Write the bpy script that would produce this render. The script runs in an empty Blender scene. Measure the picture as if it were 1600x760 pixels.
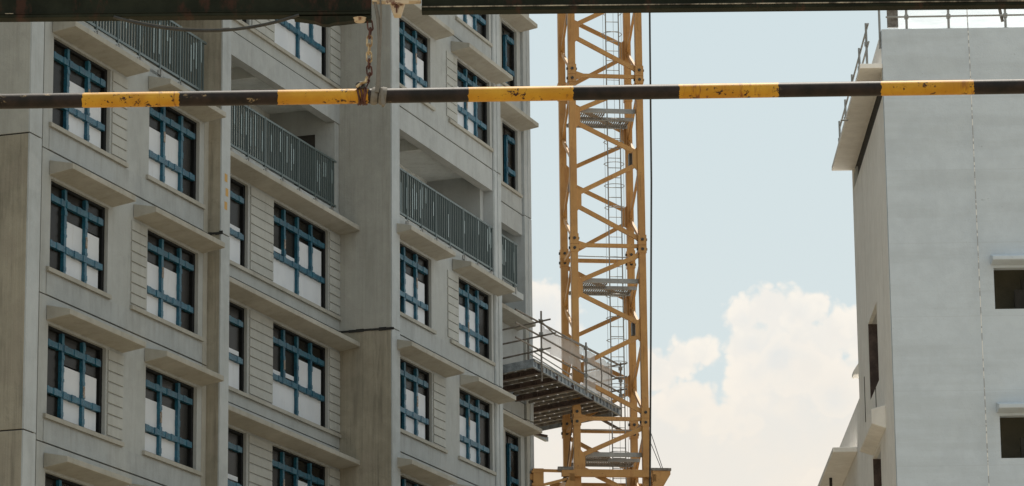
import bpy, bmesh, math, random
from mathutils import Vector, Matrix
random.seed(7)
sc = bpy.context.scene
col = sc.collection
ZO = 1.6                                    # eye height: heights below are measured from the eye

# ------------------------------------------------------------------ camera
PITCH, ROLL, FPX = 0.23128, -0.010085, 5630.7
cam_d = bpy.data.cameras.new('camera'); cam = bpy.data.objects.new('camera', cam_d); col.objects.link(cam)
c_, s_ = math.cos(ROLL), math.sin(ROLL)
upv = Vector((0, -math.sin(PITCH), math.cos(PITCH))); fwd = Vector((0, math.cos(PITCH), math.sin(PITCH)))
right = Vector((c_, 0, 0)) + s_*upv
cup = Vector((-s_, 0, 0)) + c_*upv
m = Matrix((right, cup, -fwd)).transposed().to_4x4(); m.translation = (0, 0, ZO)
cam.matrix_world = m
cam_d.sensor_width = 36; cam_d.lens = FPX*36/1600
cam_d.clip_start = 0.5; cam_d.clip_end = 20000
sc.camera = cam
sc.view_settings.view_transform = 'Standard'; sc.view_settings.look = 'None'
sc.view_settings.exposure = 0.0; sc.view_settings.gamma = 1
sc.render.resolution_x = 1024; sc.render.resolution_y = 486

def ray_dir(px, py):
    x, y = px-800, py-380
    a = c_*x + s_*y; b = -s_*x + c_*y
    return (Vector((a, 0, 0)) + FPX*fwd - b*upv).normalized()

# ------------------------------------------------------------------ light
SUN_AZ, SUN_EL = math.radians(10), math.radians(68)      # azimuth from +Y towards +X
sd = Vector((math.sin(SUN_AZ)*math.cos(SUN_EL), math.cos(SUN_AZ)*math.cos(SUN_EL), math.sin(SUN_EL)))
sun_d = bpy.data.lights.new('sun', 'SUN'); sun = bpy.data.objects.new('sun', sun_d); col.objects.link(sun)
sun.rotation_euler = sd.to_track_quat('Z', 'Y').to_euler()
sun_d.energy = 4.6; sun_d.angle = math.radians(0.5); sun_d.color = (1, .93, .82)

# ------------------------------------------------------------------ node helpers
class NT:
    def __init__(s, tree): s.t = tree; s.n = tree.nodes; s.l = tree.links
    def new(s, ty, **k):
        n = s.n.new(ty)
        for a, v in k.items(): setattr(n, a, v)
        return n
    def put(s, sock, v):
        if v is None: return
        if hasattr(v, 'is_output') or isinstance(v, bpy.types.NodeSocket): s.l.new(v, sock)
        else:
            if sock.type == 'RGBA' and len(v) == 3: v = (*v, 1)
            sock.default_value = v
    def math(s, op, a, b=None, c=None, clamp=False):
        n = s.new('ShaderNodeMath', operation=op, use_clamp=clamp)
        s.put(n.inputs[0], a); s.put(n.inputs[1], b); s.put(n.inputs[2], c)
        return n.outputs[0]
    def vmath(s, op, a, b=None, scale=None):
        n = s.new('ShaderNodeVectorMath', operation=op)
        s.put(n.inputs[0], a); s.put(n.inputs[1], b)
        if scale is not None: s.put(n.inputs['Scale'], scale)
        return n.outputs['Value'] if op in ('LENGTH', 'DISTANCE', 'DOT_PRODUCT') else n.outputs[0]
    def mix(s, f, a, b, mode='MIX'):
        n = s.new('ShaderNodeMix', data_type='RGBA', blend_type=mode)
        s.put(n.inputs[0], f); s.put(n.inputs[6], a); s.put(n.inputs[7], b)
        return n.outputs[2]
    def noise(s, vec, scale, detail=4, rough=.55, dist=0.0):
        n = s.new('ShaderNodeTexNoise'); s.put(n.inputs['Vector'], vec)
        n.inputs['Scale'].default_value = scale; n.inputs['Detail'].default_value = detail
        n.inputs['Roughness'].default_value = rough; n.inputs['Distortion'].default_value = dist
        return n.outputs[0]
    def step(s, v, lo, hi):
        n = s.new('ShaderNodeMapRange', interpolation_type='SMOOTHSTEP'); s.put(n.inputs[0], v)
        n.inputs[1].default_value = lo; n.inputs[2].default_value = hi
        return n.outputs[0]

# ------------------------------------------------------------------ sky
w = bpy.data.worlds.new('World'); sc.world = w; w.use_nodes = True
T = NT(w.node_tree); T.n.clear()
out = T.new('ShaderNodeOutputWorld'); bg = T.new('ShaderNodeBackground')
sky = T.new('ShaderNodeTexSky', sky_type='NISHITA'); sky.sun_disc = False
sky.sun_elevation = SUN_EL; sky.sun_rotation = SUN_AZ
sky.air_density = 1.0; sky.dust_density = 2.5; sky.ozone_density = 1.5; sky.altitude = 0
tc = T.new('ShaderNodeTexCoord'); dvec = T.vmath('NORMALIZE', tc.outputs['Generated'])
STR = 0.1
# cumulus: heaps of round lobes at fixed directions, edges broken up by noise
lobes = [(1163, 497, 34), (1203, 482, 40), (1245, 492, 42), (1281, 476, 21), (1303, 522, 40), (1345, 525, 40), (1176, 545, 45), (1235, 580, 92), (1165, 600, 34),
         (1096, 552, 26), (1062, 566, 32), (1028, 580, 38), (1072, 650, 62), (1030, 740, 130), (1190, 760, 150), (1310, 740, 130), (1290, 640, 90),
         (900, 800, 190), (845, 500, 66), (790, 640, 130), (600, 800, 240), (1600, 780, 260),
         (1880, 640, 130), (180, 760, 240), (-350, 760, 300), (2200, 900, 320), (1000, 1150, 420), (1700, 1250, 420), (300, 1250, 420)]
n1 = T.noise(dvec, 34, 6, .56)
n2 = T.noise(dvec, 150, 5, .6)
n3 = T.noise(dvec, 420, 3, .6)
d = None
for px, py, r in lobes:
    v = ray_dir(px, py)
    di = T.math('SUBTRACT', T.math('MULTIPLY', T.vmath('DISTANCE', dvec, tuple(v)), FPX), float(r))
    if d is None: d = di
    else:
        d = T.math('SMOOTH_MIN', d, di, 10.0)
wob = T.new('ShaderNodeTexNoise'); T.put(wob.inputs['Vector'], dvec); wob.inputs['Scale'].default_value = 90; wob.inputs['Detail'].default_value = 3
vv = T.vmath('ADD', dvec, T.vmath('SCALE', T.vmath('SUBTRACT', wob.outputs['Color'], (.5, .5, .5)), None, .008))
p0 = None
for scl, amp in ((150, 1.0), (380, .45)):                  # cauliflower relief: rounded cells at two sizes
    vo = T.new('ShaderNodeTexVoronoi', feature='F1'); T.put(vo.inputs['Vector'], vv); vo.inputs['Scale'].default_value = scl
    t_ = T.math('MULTIPLY', vo.outputs['Distance'], amp)
    p0 = t_ if p0 is None else T.math('ADD', p0, t_)
edge = T.math('ADD', d, T.math('MULTIPLY', T.math('SUBTRACT', p0, .70), 24.0))
edge = T.math('ADD', edge, T.math('MULTIPLY', T.math('SUBTRACT', n1, .5), 22.0))
edge = T.math('ADD', edge, T.math('MULTIPLY', T.math('SUBTRACT', n3, .5), 12.0))
mask = T.math('SUBTRACT', 1.0, T.step(edge, -9, 6))
rim = T.math('SUBTRACT', 1.0, T.step(edge, -62, -2))      # 1 deep inside
# nearer heaps standing in front of the mass, each with its own bright crest
d2 = None
for px, py, r in [(1180, 580, 40), (1222, 566, 46), (1262, 575, 40), (1305, 610, 46), (1060, 640, 34), (1092, 632, 30), (1120, 655, 32), (1288, 772, 44), (1160, 668, 26)]:
    di = T.math('SUBTRACT', T.math('MULTIPLY', T.vmath('DISTANCE', dvec, tuple(ray_dir(px, py))), FPX), float(r))
    d2 = di if d2 is None else T.math('SMOOTH_MIN', d2, di, 8.0)
e2 = T.math('ADD', T.math('ADD', d2, T.math('MULTIPLY', T.math('SUBTRACT', p0, .70), 26.0)), T.math('MULTIPLY', T.math('SUBTRACT', n1, .5), 26.0))
crest = T.math('MULTIPLY', T.math('SUBTRACT', 1.0, T.step(e2, -7, 5)), T.step(e2, -42, -4))
n4 = T.noise(T.vmath('ADD', dvec, (3.1, 1.7, .4)), 40, 5, .6)
# clouds over the rest of the sky, where the lobes do not reach
far = T.noise(T.vmath('MULTIPLY', dvec, (1, 1, 1.9)), 5.0, 7, .58)
sep = T.new('ShaderNodeSeparateXYZ'); T.put(sep.inputs[0], dvec)
frontness = T.step(sep.outputs[1], .90, .955)
farm = T.math('MULTIPLY', T.step(far, .50, .60), T.math('SUBTRACT', 1.0, frontness))
skyc = T.mix(.75, sky.outputs[0], (7.4, 8.5, 8.4))        # thin white veil of tropical haze
low = T.step(sep.outputs[2], .05, .34)
skyc = T.mix(T.math('MULTIPLY', T.math('SUBTRACT', 1.0, low), .35), skyc, (8.6, 8.3, 7.7))
cl = T.mix(T.step(n4, .38, .64), (7.6, 7.95, 8.0), (8.6, 8.35, 7.85))
face = T.mix(T.step(p0, .45, .95), (9.7, 9.2, 8.35), (8.9, 8.65, 8.1))
cl = T.mix(T.math('MULTIPLY', rim, .9), face, cl)
cl = T.mix(T.math('MULTIPLY', crest, .5), cl, (9.7, 9.1, 8.2))
cl = T.mix(T.math('MULTIPLY', T.math('SUBTRACT', 1.0, T.step(sep.outputs[2], .165, .215)), .6), cl, (9.2, 8.4, 7.3))
cloud_all = T.math('MAXIMUM', mask, farm)
fin = T.mix(cloud_all, skyc, cl)
T.put(bg.inputs[0], fin); bg.inputs[1].default_value = STR
T.l.new(bg.outputs[0], out.inputs[0])

# ------------------------------------------------------------------ materials
def mat(name, build):
    m = bpy.data.materials.new(name); m.use_nodes = True
    t = NT(m.node_tree); t.n.clear()
    o = t.new('ShaderNodeOutputMaterial'); b = t.new('ShaderNodeBsdfPrincipled'); t.l.new(b.outputs[0], o.inputs[0])
    t.b = b; t.o = o
    geo = t.new('ShaderNodeNewGeometry'); t.pos = geo.outputs['Position']
    build(t); return m
def bump(t, h, strength, dist):
    n = t.new('ShaderNodeBump'); t.put(n.inputs['Height'], h)
    n.inputs['Strength'].default_value = strength; n.inputs['Distance'].default_value = dist
    t.l.new(n.outputs[0], t.b.inputs['Normal'])
def concrete(name, a, b, streak=.35, scol=(.12, .11, .09), patch=0.0, pcol=(.5, .5, .5), board=0.0, rough=.9, sillz=False, lines=False):
    def f(t):
        P = t.pos
        big = t.noise(P, .55, 5, .6)
        c = t.mix(t.step(big, .34, .66), a, b)
        mid = t.noise(P, 3.2, 6, .65)
        c = t.mix(t.math('MULTIPLY', t.step(mid, .35, .72), .30), c, tuple(x*1.25 for x in a))
        st = t.noise(t.vmath('MULTIPLY', P, (7, 7, .45)), 1.0, 5, .62)
        c = t.mix(t.math('MULTIPLY', t.step(st, .50, .74), streak), c, scol)
        st2 = t.noise(t.vmath('MULTIPLY', P, (2.2, 2.2, .3)), 1.3, 4, .6)
        c = t.mix(t.math('MULTIPLY', t.step(st2, .48, .70), streak*.7), c, scol)
        if patch:
            pn = t.noise(t.vmath('ADD', P, (17, 3, 9)), .9, 2, .4, .6)
            c = t.mix(t.math('MULTIPLY', t.step(pn, .54, .60), patch), c, pcol)
        sp = t.noise(P, 28, 3, .7)
        c = t.mix(t.math('MULTIPLY', t.step(sp, .60, .78), .35), c, tuple(x*.55 for x in b))
        if sillz:       # dirt washed down from the sills
            zz_ = t.new('ShaderNodeSeparateXYZ'); t.put(zz_.inputs[0], P)
            fr_z = t.math('FRACT', t.math('DIVIDE', t.math('SUBTRACT', zz_.outputs[2], 16.64), 2.8))
            dr = t.noise(t.vmath('MULTIPLY', P, (5, 5, .25)), 1.0, 5, .7)
            c = t.mix(t.math('MULTIPLY', t.math('MULTIPLY', t.step(fr_z, .80, 1.0), t.step(dr, .45, .68)), .28), c, scol)
        if lines:       # trowel bands, pour lines and scuffs
            bn = t.noise(t.vmath('MULTIPLY', P, (.25, .25, 2.6)), 1.0, 5, .65)
            c = t.mix(t.math('MULTIPLY', t.step(bn, .46, .66), .22), c, scol)
            zl = t.new('ShaderNodeSeparateXYZ'); t.put(zl.inputs[0], P)
            ln = t.math('FRACT', t.math('DIVIDE', t.math('ADD', zl.outputs[2], t.math('MULTIPLY', t.noise(P, 1.2, 2), .03)), 1.5))
            c = t.mix(t.math('MULTIPLY', t.math('LESS_THAN', ln, .014), .16), c, scol)
            sm = t.noise(t.vmath('MULTIPLY', P, (1, 1, 1.4)), 2.6, 6, .75)
            c = t.mix(t.math('MULTIPLY', t.step(sm, .655, .71), .45), c, tuple(x*.6 for x in scol))
        bl = t.noise(P, 1.7, 7, .72, .5)
        c = t.mix(t.math('MULTIPLY', t.step(bl, .58, .70), streak*.5), c, scol)
        t.put(t.b.inputs['Base Color'], c); t.b.inputs['Roughness'].default_value = rough
        t.b.inputs['Specular IOR Level'].default_value = .25
        h = t.math('ADD', t.math('MULTIPLY', mid, .5), t.math('MULTIPLY', sp, .25))
        if board:
            wv = t.noise(t.vmath('MULTIPLY', P, (9, 9, .12)), 1.0, 2, .5)
            h = t.math('ADD', h, t.math('MULTIPLY', wv, board))
        bump(t, h, .55, .03)
    return mat(name, f)
M = {}
M['wall'] = concrete('painted_precast_concrete', (.365, .382, .385), (.320, .336, .336), .20, (.20, .195, .17), .4, (.37, .385, .385))
M['wall2'] = concrete('precast_spandrel_concrete', (.36, .38, .39), (.315, .333, .34), .18, (.18, .175, .155), .5, (.38, .40, .405), sillz=True)
M['board'] = concrete('fluted_precast_concrete', (.385, .395, .385), (.345, .355, .345), .16, (.20, .185, .155))
M['shade'] = concrete('sunshade_concrete', (.36, .352, .32), (.305, .297, .265), .22, (.16, .14, .10), .2, (.42, .40, .37))
M['pier_old'] = concrete('raw_brown_concrete', (.325, .30, .245), (.245, .228, .185), .60, (.11, .10, .08), .35, (.28, .25, .21), board=1.2)
M['pier'] = concrete('raw_grey_concrete', (.365, .37, .35), (.315, .318, .30), .28, (.17, .16, .14), .35, (.32, .315, .30), board=.8)
M['pier_face'] = concrete('pale_pier_render', (.40, .43, .45), (.34, .365, .38), .22, (.20, .195, .18), .4, (.43, .455, .47))
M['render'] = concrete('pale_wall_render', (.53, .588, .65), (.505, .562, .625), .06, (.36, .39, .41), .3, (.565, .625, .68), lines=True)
M['render_side'] = concrete('bounce_lit_side_render', (.84, .82, .79), (.78, .76, .73), .18, (.48, .45, .41), .25, (.76, .73, .69))  # same paint as the front; bounced light put into its lighter, warmer colour
M['inner'] = concrete('interior_concrete', (.62, .64, .63), (.56, .58, .57), .2, (.15, .14, .12))
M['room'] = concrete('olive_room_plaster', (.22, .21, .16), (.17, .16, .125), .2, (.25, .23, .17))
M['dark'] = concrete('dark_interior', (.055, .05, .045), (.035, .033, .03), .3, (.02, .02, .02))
M['ground'] = concrete('site_ground', (.34, .285, .20), (.28, .23, .16), .2, (.18, .15, .10))
def joint(t): t.put(t.b.inputs['Base Color'], (.02, .02, .02)); t.b.inputs['Roughness'].default_value = .9
M['joint'] = mat('joint_sealant', joint)
def frame(t):
    n = t.noise(t.pos, 9, 4)
    t.put(t.b.inputs['Base Color'], t.mix(n, (.007, .008, .009), (.016, .017, .018))); t.b.inputs['Roughness'].default_value = .7; t.b.inputs['Specular IOR Level'].default_value = .1
M['frame'] = mat('black_window_frame', frame)
def tape(t):
    n = t.noise(t.pos, 7, 5, .7); n2 = t.noise(t.pos, 26, 4, .7)
    c = t.mix(t.step(n, .35, .65), (.005, .062, .115), (.010, .106, .172))
    c = t.mix(t.math('MULTIPLY', t.step(n2, .58, .68), .5), c, (.13, .23, .28))
    t.put(t.b.inputs['Base Color'], c); t.b.inputs['Roughness'].default_value = .38
    bump(t, n2, .6, .02)
M['tape'] = mat('blue_protective_tape', tape)
def torn(t):
    n = t.noise(t.pos, 18, 4, .7)
    t.put(t.b.inputs['Base Color'], t.mix(t.step(n, .4, .6), (.16, .12, .09), (.34, .30, .27))); t.b.inputs['Roughness'].default_value = .8
M['torn'] = mat('torn_tape_residue', torn)
def wboard(t):
    n = t.noise(t.pos, 1.2, 4); n2 = t.noise(t.vmath('MULTIPLY', t.pos, (12, 12, 1.5)), 1.0, 3)
    c = t.mix(t.step(n, .3, .7), (.52, .555, .61), (.59, .62, .67))
    c = t.mix(t.math('MULTIPLY', t.step(n2, .55, .75), .3), c, (.42, .42, .42))
    t.put(t.b.inputs['Base Color'], c); t.b.inputs['Roughness'].default_value = .6
M['wboard'] = mat('white_protection_board', wboard)
def glass(t):
    n = t.noise(t.pos, 2.5, 4)
    t.put(t.b.inputs['Base Color'], t.mix(n, (.006, .006, .005), (.013, .012, .010))); t.b.inputs['Roughness'].default_value = .25
    t.b.inputs['Specular IOR Level'].default_value = .09
    bump(t, t.noise(t.pos, 1.1, 2), .15, .05)
M['glass'] = mat('dark_window_glass', glass)
def rail(t):
    n = t.noise(t.pos, 3, 4)
    t.put(t.b.inputs['Base Color'], t.mix(n, (.075, .105, .110), (.125, .16, .165))); t.b.inputs['Roughness'].default_value = .42
    t.b.inputs['Metallic'].default_value = .2
M['rail'] = mat('grey_green_railing_paint', rail)
def pale_strip(t): t.put(t.b.inputs['Base Color'], (.21, .27, .285)); t.b.inputs['Roughness'].default_value = .4
M['pale_strip'] = mat('pale_railing_strip', pale_strip)
def crane(t):
    n = t.noise(t.pos, 1.4, 5, .6); n2 = t.noise(t.vmath('MULTIPLY', t.pos, (14, 14, 2.2)), 1.0, 5, .7)
    c = t.mix(t.step(n, .3, .7), (.47, .25, .075), (.38, .19, .055))
    c = t.mix(t.math('MULTIPLY', t.step(n2, .52, .70), .55), c, (.30, .12, .03))
    n3 = t.noise(t.pos, 9, 4, .7)
    c = t.mix(t.math('MULTIPLY', t.step(n3, .63, .72), .7), c, (.14, .06, .025))
    t.put(t.b.inputs['Base Color'], c); t.b.inputs['Roughness'].default_value = .55
M['crane'] = mat('weathered_orange_paint', crane)
def galv(t):
    n = t.noise(t.pos, 6, 5, .7)
    t.put(t.b.inputs['Base Color'], t.mix(n, (.17, .17, .165), (.36, .36, .35))); t.b.inputs['Roughness'].default_value = .5
    t.b.inputs['Metallic'].default_value = .3
M['galv'] = mat('galvanised_steel', galv)
def pipe(t):
    n = t.noise(t.pos, 8, 5, .7)
    t.put(t.b.inputs['Base Color'], t.mix(t.step(n, .35, .65), (.10, .085, .07), (.21, .19, .17))); t.b.inputs['Roughness'].default_value = .6
    t.b.inputs['Metallic'].default_value = .2
M['pipe'] = mat('scaffold_tube_steel', pipe)
def rustbeam(t):
    n = t.noise(t.pos, 5, 6, .7)
    t.put(t.b.inputs['Base Color'], t.mix(t.step(n, .35, .65), (.050, .034, .030), (.105, .075, .064))); t.b.inputs['Roughness'].default_value = .8
M['rust'] = mat('rusty_red_steel', rustbeam)
def joist(t):
    n = t.noise(t.pos, 5, 6, .7)
    t.put(t.b.inputs['Base Color'], t.mix(t.step(n, .35, .65), (.11, .13, .15), (.24, .27, .30))); t.b.inputs['Roughness'].default_value = .5
M['joist'] = mat('blue_grey_joist_steel', joist)
def plank(t):
    n = t.noise(t.pos, 4, 6, .7)
    t.put(t.b.inputs['Base Color'], t.mix(t.step(n, .35, .65), (.23, .22, .20), (.38, .365, .335))); t.b.inputs['Roughness'].default_value = .85
M['plank'] = mat('grey_scaffold_plank', plank)
def net(t):
    n = t.noise(t.pos, 2.0, 4, .6)
    t.put(t.b.inputs['Base Color'], (.55, .52, .50)); t.b.inputs['Roughness'].default_value = .9
    tr = t.new('ShaderNodeBsdfTransparent'); mx = t.new('ShaderNodeMixShader')
    tl = t.new('ShaderNodeBsdfTranslucent'); tl.inputs[0].default_value = (.72, .68, .66, 1)
    ad = t.new('ShaderNodeMixShader'); ad.inputs[0].default_value = .45
    t.l.new(t.b.outputs[0], ad.inputs[1]); t.l.new(tl.outputs[0], ad.inputs[2])
    t.put(mx.inputs[0], t.math('ADD', .36, t.math('MULTIPLY', n, .50)))
    t.l.new(tr.outputs[0], mx.inputs[1]); t.l.new(ad.outputs[0], mx.inputs[2]); t.l.new(mx.outputs[0], t.o.inputs[0])
M['net'] = mat('debris_netting', net)
def wnet(t):
    n = t.noise(t.vmath('MULTIPLY', t.pos, (1, 1, 6)), 1.4, 4, .6)
    t.put(t.b.inputs['Base Color'], (.75, .78, .8)); t.b.inputs['Roughness'].default_value = .9
    tr = t.new('ShaderNodeBsdfTransparent'); mx = t.new('ShaderNodeMixShader')
    tl = t.new('ShaderNodeBsdfTranslucent'); tl.inputs[0].default_value = (.85, .88, .9, 1)
    t.put(mx.inputs[0], t.math('ADD', .15, t.math('MULTIPLY', n, .6)))
    t.l.new(tr.outputs[0], mx.inputs[1]); t.l.new(tl.outputs[0], mx.inputs[2]); t.l.new(mx.outputs[0], t.o.inputs[0])
M['wnet'] = mat('white_netting', wnet)
def blk(t):
    n = t.noise(t.pos, 20, 5, .7)
    t.put(t.b.inputs['Base Color'], t.mix(t.step(n, .35, .7), (.012, .012, .012), (.035, .034, .030))); t.b.inputs['Roughness'].default_value = .5
M['black'] = mat('black_rubber', blk)
def ibeam(t):
    n = t.noise(t.pos, 5, 6, .65); n2 = t.noise(t.pos, 38, 5, .7)
    c = t.mix(t.step(n, .35, .68), (.008, .010, .006), (.019, .022, .014))
    rn = t.noise(t.vmath('MULTIPLY', t.pos, (7, 1, 3)), 1.1, 6, .7)
    c = t.mix(t.math('MULTIPLY', t.step(rn, .53, .66), .7), c, (.055, .024, .017))
    c = t.mix(t.math('MULTIPLY', t.step(n2, .66, .76), .5), c, (.12, .08, .05))
    t.put(t.b.inputs['Base Color'], c); t.b.inputs['Roughness'].default_value = .8; t.b.inputs['Specular IOR Level'].default_value = .15
    bump(t, t.math('ADD', n, n2), .3, .004)
M['ibeam'] = mat('blackened_girder_paint', ibeam)
def stripes(t):
    sp = t.new('ShaderNodeSeparateXYZ'); t.put(sp.inputs[0], t.pos)
    nz = t.noise(t.pos, 60, 4, .6)
    x = t.math('ADD', sp.outputs[0], t.math('MULTIPLY', t.math('SUBTRACT', nz, .5), .022))
    px = t.math('ADD', t.math('DIVIDE', x, .002581), 800.0)
    edges = [(-200, 1), (-40, 0), (132, 1), (283, 0), (437, 1), (578, 0), (735, 1), (898, 0), (1063, 1), (1218, 0), (1378, 1), (1523, 0), (1690, 1), (1850, 0)]
    acc = 0.0
    cur = 0
    v = None
    for e, s in edges:
        g = t.math('GREATER_THAN', px, float(e))
        term = t.math('MULTIPLY', g, 1.0 if s else -1.0)
        v = term if v is None else t.math('ADD', v, term)
    yel = t.mix(t.step(t.noise(t.pos, 7, 4), .3, .7), (.56, .30, .026), (.44, .20, .014))
    chips = t.noise(t.pos, 46, 6, .75); big = t.noise(t.vmath('MULTIPLY', t.pos, (1, 1, 2.5)), 7, 5, .6)
    drip = t.noise(t.vmath('MULTIPLY', t.pos, (70, 20, 9)), 1.0, 4, .6)
    heavy = t.step(t.noise(t.vmath('MULTIPLY', t.pos, (1, 0, 0)), 1.9, 2, .5), .48, .62)
    yel = t.mix(t.math('MULTIPLY', t.step(drip, .52, .68), t.math('MULTIPLY', heavy, .9)), yel, (.20, .06, .015))
    yel = t.mix(t.step(t.math('ADD', t.math('MULTIPLY', chips, .6), t.math('MULTIPLY', big, .4)), .555, .58), yel, (.045, .018, .012))
    bk = t.mix(t.step(t.noise(t.pos, 12, 6, .7), .35, .65), (.010, .008, .007), (.026, .017, .014))
    bk = t.mix(t.math('MULTIPLY', t.step(big, .60, .66), t.step(chips, .50, .56)), bk, (.26, .19, .11))
    c = t.mix(v, bk, yel)
    t.put(t.b.inputs['Base Color'], c)
    t.b.inputs['Roughness'].default_value = .5; t.b.inputs['Specular IOR Level'].default_value = .22
    bump(t, chips, .3, .002)
M['stripes'] = mat('striped_barrier_paint', stripes)
def rustchain(t):
    n = t.noise(t.pos, 30, 4, .6)
    t.put(t.b.inputs['Base Color'], t.mix(t.step(n, .35, .6), (.045, .016, .013), (.11, .04, .028))); t.b.inputs['Roughness'].default_value = .6
    t.b.inputs['Metallic'].default_value = .4
def worn_sunlit(t):
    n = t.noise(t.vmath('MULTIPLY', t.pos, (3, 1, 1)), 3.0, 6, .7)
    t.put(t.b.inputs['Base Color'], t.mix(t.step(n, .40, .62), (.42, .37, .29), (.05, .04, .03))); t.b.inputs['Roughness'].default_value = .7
M['worn_sunlit'] = mat('worn_sunlit_flange', worn_sunlit)  # chipped paint and the sun highlight on the flange in one colour
M['chain_rust'] = mat('rusted_chain_steel', rustchain)
def goldchain(t):
    n = t.noise(t.pos, 40, 4, .6)
    t.put(t.b.inputs['Base Color'], t.mix(t.step(n, .4, .62), (.55, .42, .24), (.28, .18, .09))); t.b.inputs['Roughness'].default_value = .4
    t.b.inputs['Metallic'].default_value = .6
M['chain_gold'] = mat('worn_zinc_chain', goldchain)
def cream(t):
    n = t.noise(t.pos, 22, 6, .7)
    t.put(t.b.inputs['Base Color'], t.mix(t.step(n, .52, .62), (.50, .40, .28), (.13, .05, .025))); t.b.inputs['Roughness'].default_value = .6
M['cream'] = mat('chipped_cream_paint', cream)
def rope(t):
    n = t.noise(t.pos, 60, 4, .6)
    t.put(t.b.inputs['Base Color'], t.mix(n, (.10, .09, .075), (.21, .19, .165))); t.b.inputs['Roughness'].default_value = .8
M['rope'] = mat('grey_cloth_rope', rope)
def wrope(t):
    n = t.noise(t.vmath('MULTIPLY', t.pos, (1, 1, 9)), 1.0, 2, .5)
    t.put(t.b.inputs['Base Color'], t.mix(t.step(n, .45, .55), (.75, .75, .74), (.35, .36, .38))); t.b.inputs['Roughness'].default_value = .8
M['wrope'] = mat('white_lifeline_rope', wrope)
def ochre(t): t.put(t.b.inputs['Base Color'], (.45, .27, .08)); t.b.inputs['Roughness'].default_value = .8
M['ochre'] = mat('ochre_site_paint', ochre)

# ------------------------------------------------------------------ mesh helpers
class MB:
    def __init__(s): s.v = []; s.f = []
    def box(s, x0, x1, y0, y1, z0, z1):
        if x0 > x1: x0, x1 = x1, x0
        if y0 > y1: y0, y1 = y1, y0
        if z0 > z1: z0, z1 = z1, z0
        b = len(s.v)
        s.v += [(x0, y0, z0), (x1, y0, z0), (x1, y1, z0), (x0, y1, z0), (x0, y0, z1), (x1, y0, z1), (x1, y1, z1), (x0, y1, z1)]
        s.f += [tuple(b+i for i in q) for q in ((3, 2, 1, 0), (4, 5, 6, 7), (0, 1, 5, 4), (1, 2, 6, 5), (2, 3, 7, 6), (3, 0, 4, 7))]
        return s
    def prism_y(s, prof, y0, y1):           # prof = list of (x, z), extruded along y
        b = len(s.v); n = len(prof)
        s.v += [(x, y0, z) for x, z in prof] + [(x, y1, z) for x, z in prof]
        s.f += [tuple(b+i for i in range(n))[::-1], tuple(b+n+i for i in range(n))]
        s.f += [(b+i, b+(i+1) % n, b+n+(i+1) % n, b+n+i) for i in range(n)]
        return s
    def hexa(s, bottom, top):               # two rings of corner points
        b = len(s.v); n = len(bottom); s.v += list(bottom)+list(top)
        s.f += [tuple(b+i for i in range(n))[::-1], tuple(b+n+i for i in range(n))]
        s.f += [(b+i, b+(i+1) % n, b+n+(i+1) % n, b+n+i) for i in range(n)]
        return s
    def tube(s, pts, r, n=8, closed=False):
        pts = [Vector(p) for p in pts]; b = len(s.v); k = len(pts)
        ref = None
        for i, p in enumerate(pts):
            if closed: t = pts[(i+1) % k]-pts[i-1]
            else: t = pts[min(i+1, k-1)]-pts[max(i-1, 0)]
            t.normalize()
            if ref is None:
                ref = Vector((0, 0, 1)) if abs(t.z) < .9 else Vector((1, 0, 0))
            a = (ref - t*ref.dot(t)).normalized(); ref = a; c = t.cross(a)
            rr = r[i] if isinstance(r, (list, tuple)) else r
            for j in range(n):
                an = 2*math.pi*j/n
                s.v.append(tuple(p + rr*(math.cos(an)*a+math.sin(an)*c)))
        for i in range(k if closed else k-1):
            i2 = (i+1) % k
            for j in range(n):
                s.f.append((b+i*n+j, b+i*n+(j+1) % n, b+i2*n+(j+1) % n, b+i2*n+j))
        if not closed:
            s.f += [tuple(b+j for j in range(n))[::-1], tuple(b+(k-1)*n+j for j in range(n))]
        return s
    def bar(s, p, q, wx, wz, up=(0, 0, 1)):  # rectangular bar between two points
        p, q = Vector(p), Vector(q); t = (q-p).normalized(); upv_ = Vector(up)
        if abs(t.dot(upv_)) > .95: upv_ = Vector((0, 1, 0))
        a = t.cross(upv_).normalized(); c = a.cross(t)
        o = [a*wx/2*i + c*wz/2*j for i, j in ((-1, -1), (1, -1), (1, 1), (-1, 1))]
        return s.hexa([tuple(p+k) for k in o], [tuple(q+k) for k in o])
    def mesh(s, name):
        me = bpy.data.meshes.new(name); me.from_pydata(s.v, [], s.f); me.update()
        bm = bmesh.new(); bm.from_mesh(me); bmesh.ops.recalc_face_normals(bm, faces=bm.faces); bm.to_mesh(me); bm.free()
        return me
    def build(s, name, m, parent=None, loc=(0, 0, 0), smooth=False, bevel=0):
        me = s.mesh(name); me.materials.append(M[m])
        if smooth:
            for p in me.polygons: p.use_smooth = True
            me.set_sharp_from_angle(angle=math.radians(40))
        o = bpy.data.objects.new(name, me); col.objects.link(o); o.location = loc
        if parent: o.parent = parent
        if bevel:
            bv = o.modifiers.new('bevel', 'BEVEL'); bv.width = bevel; bv.segments = 2; bv.limit_method = 'ANGLE'
        return o
def tag(o, label, cat, group=None, kind=None):
    o['label'] = label
    if cat: o['category'] = cat
    if group: o['group'] = group
    if kind: o['kind'] = kind
    return o
def empty(name, loc, rz=0):
    o = bpy.data.objects.new(name, None); col.objects.link(o); o.location = loc; o.rotation_euler = (0, 0, rz); o.empty_display_size = .5
    return o
def share(src, parent, loc):
    o = src.copy(); col.objects.link(o); o.parent = parent; o.location = loc
    return o
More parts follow.
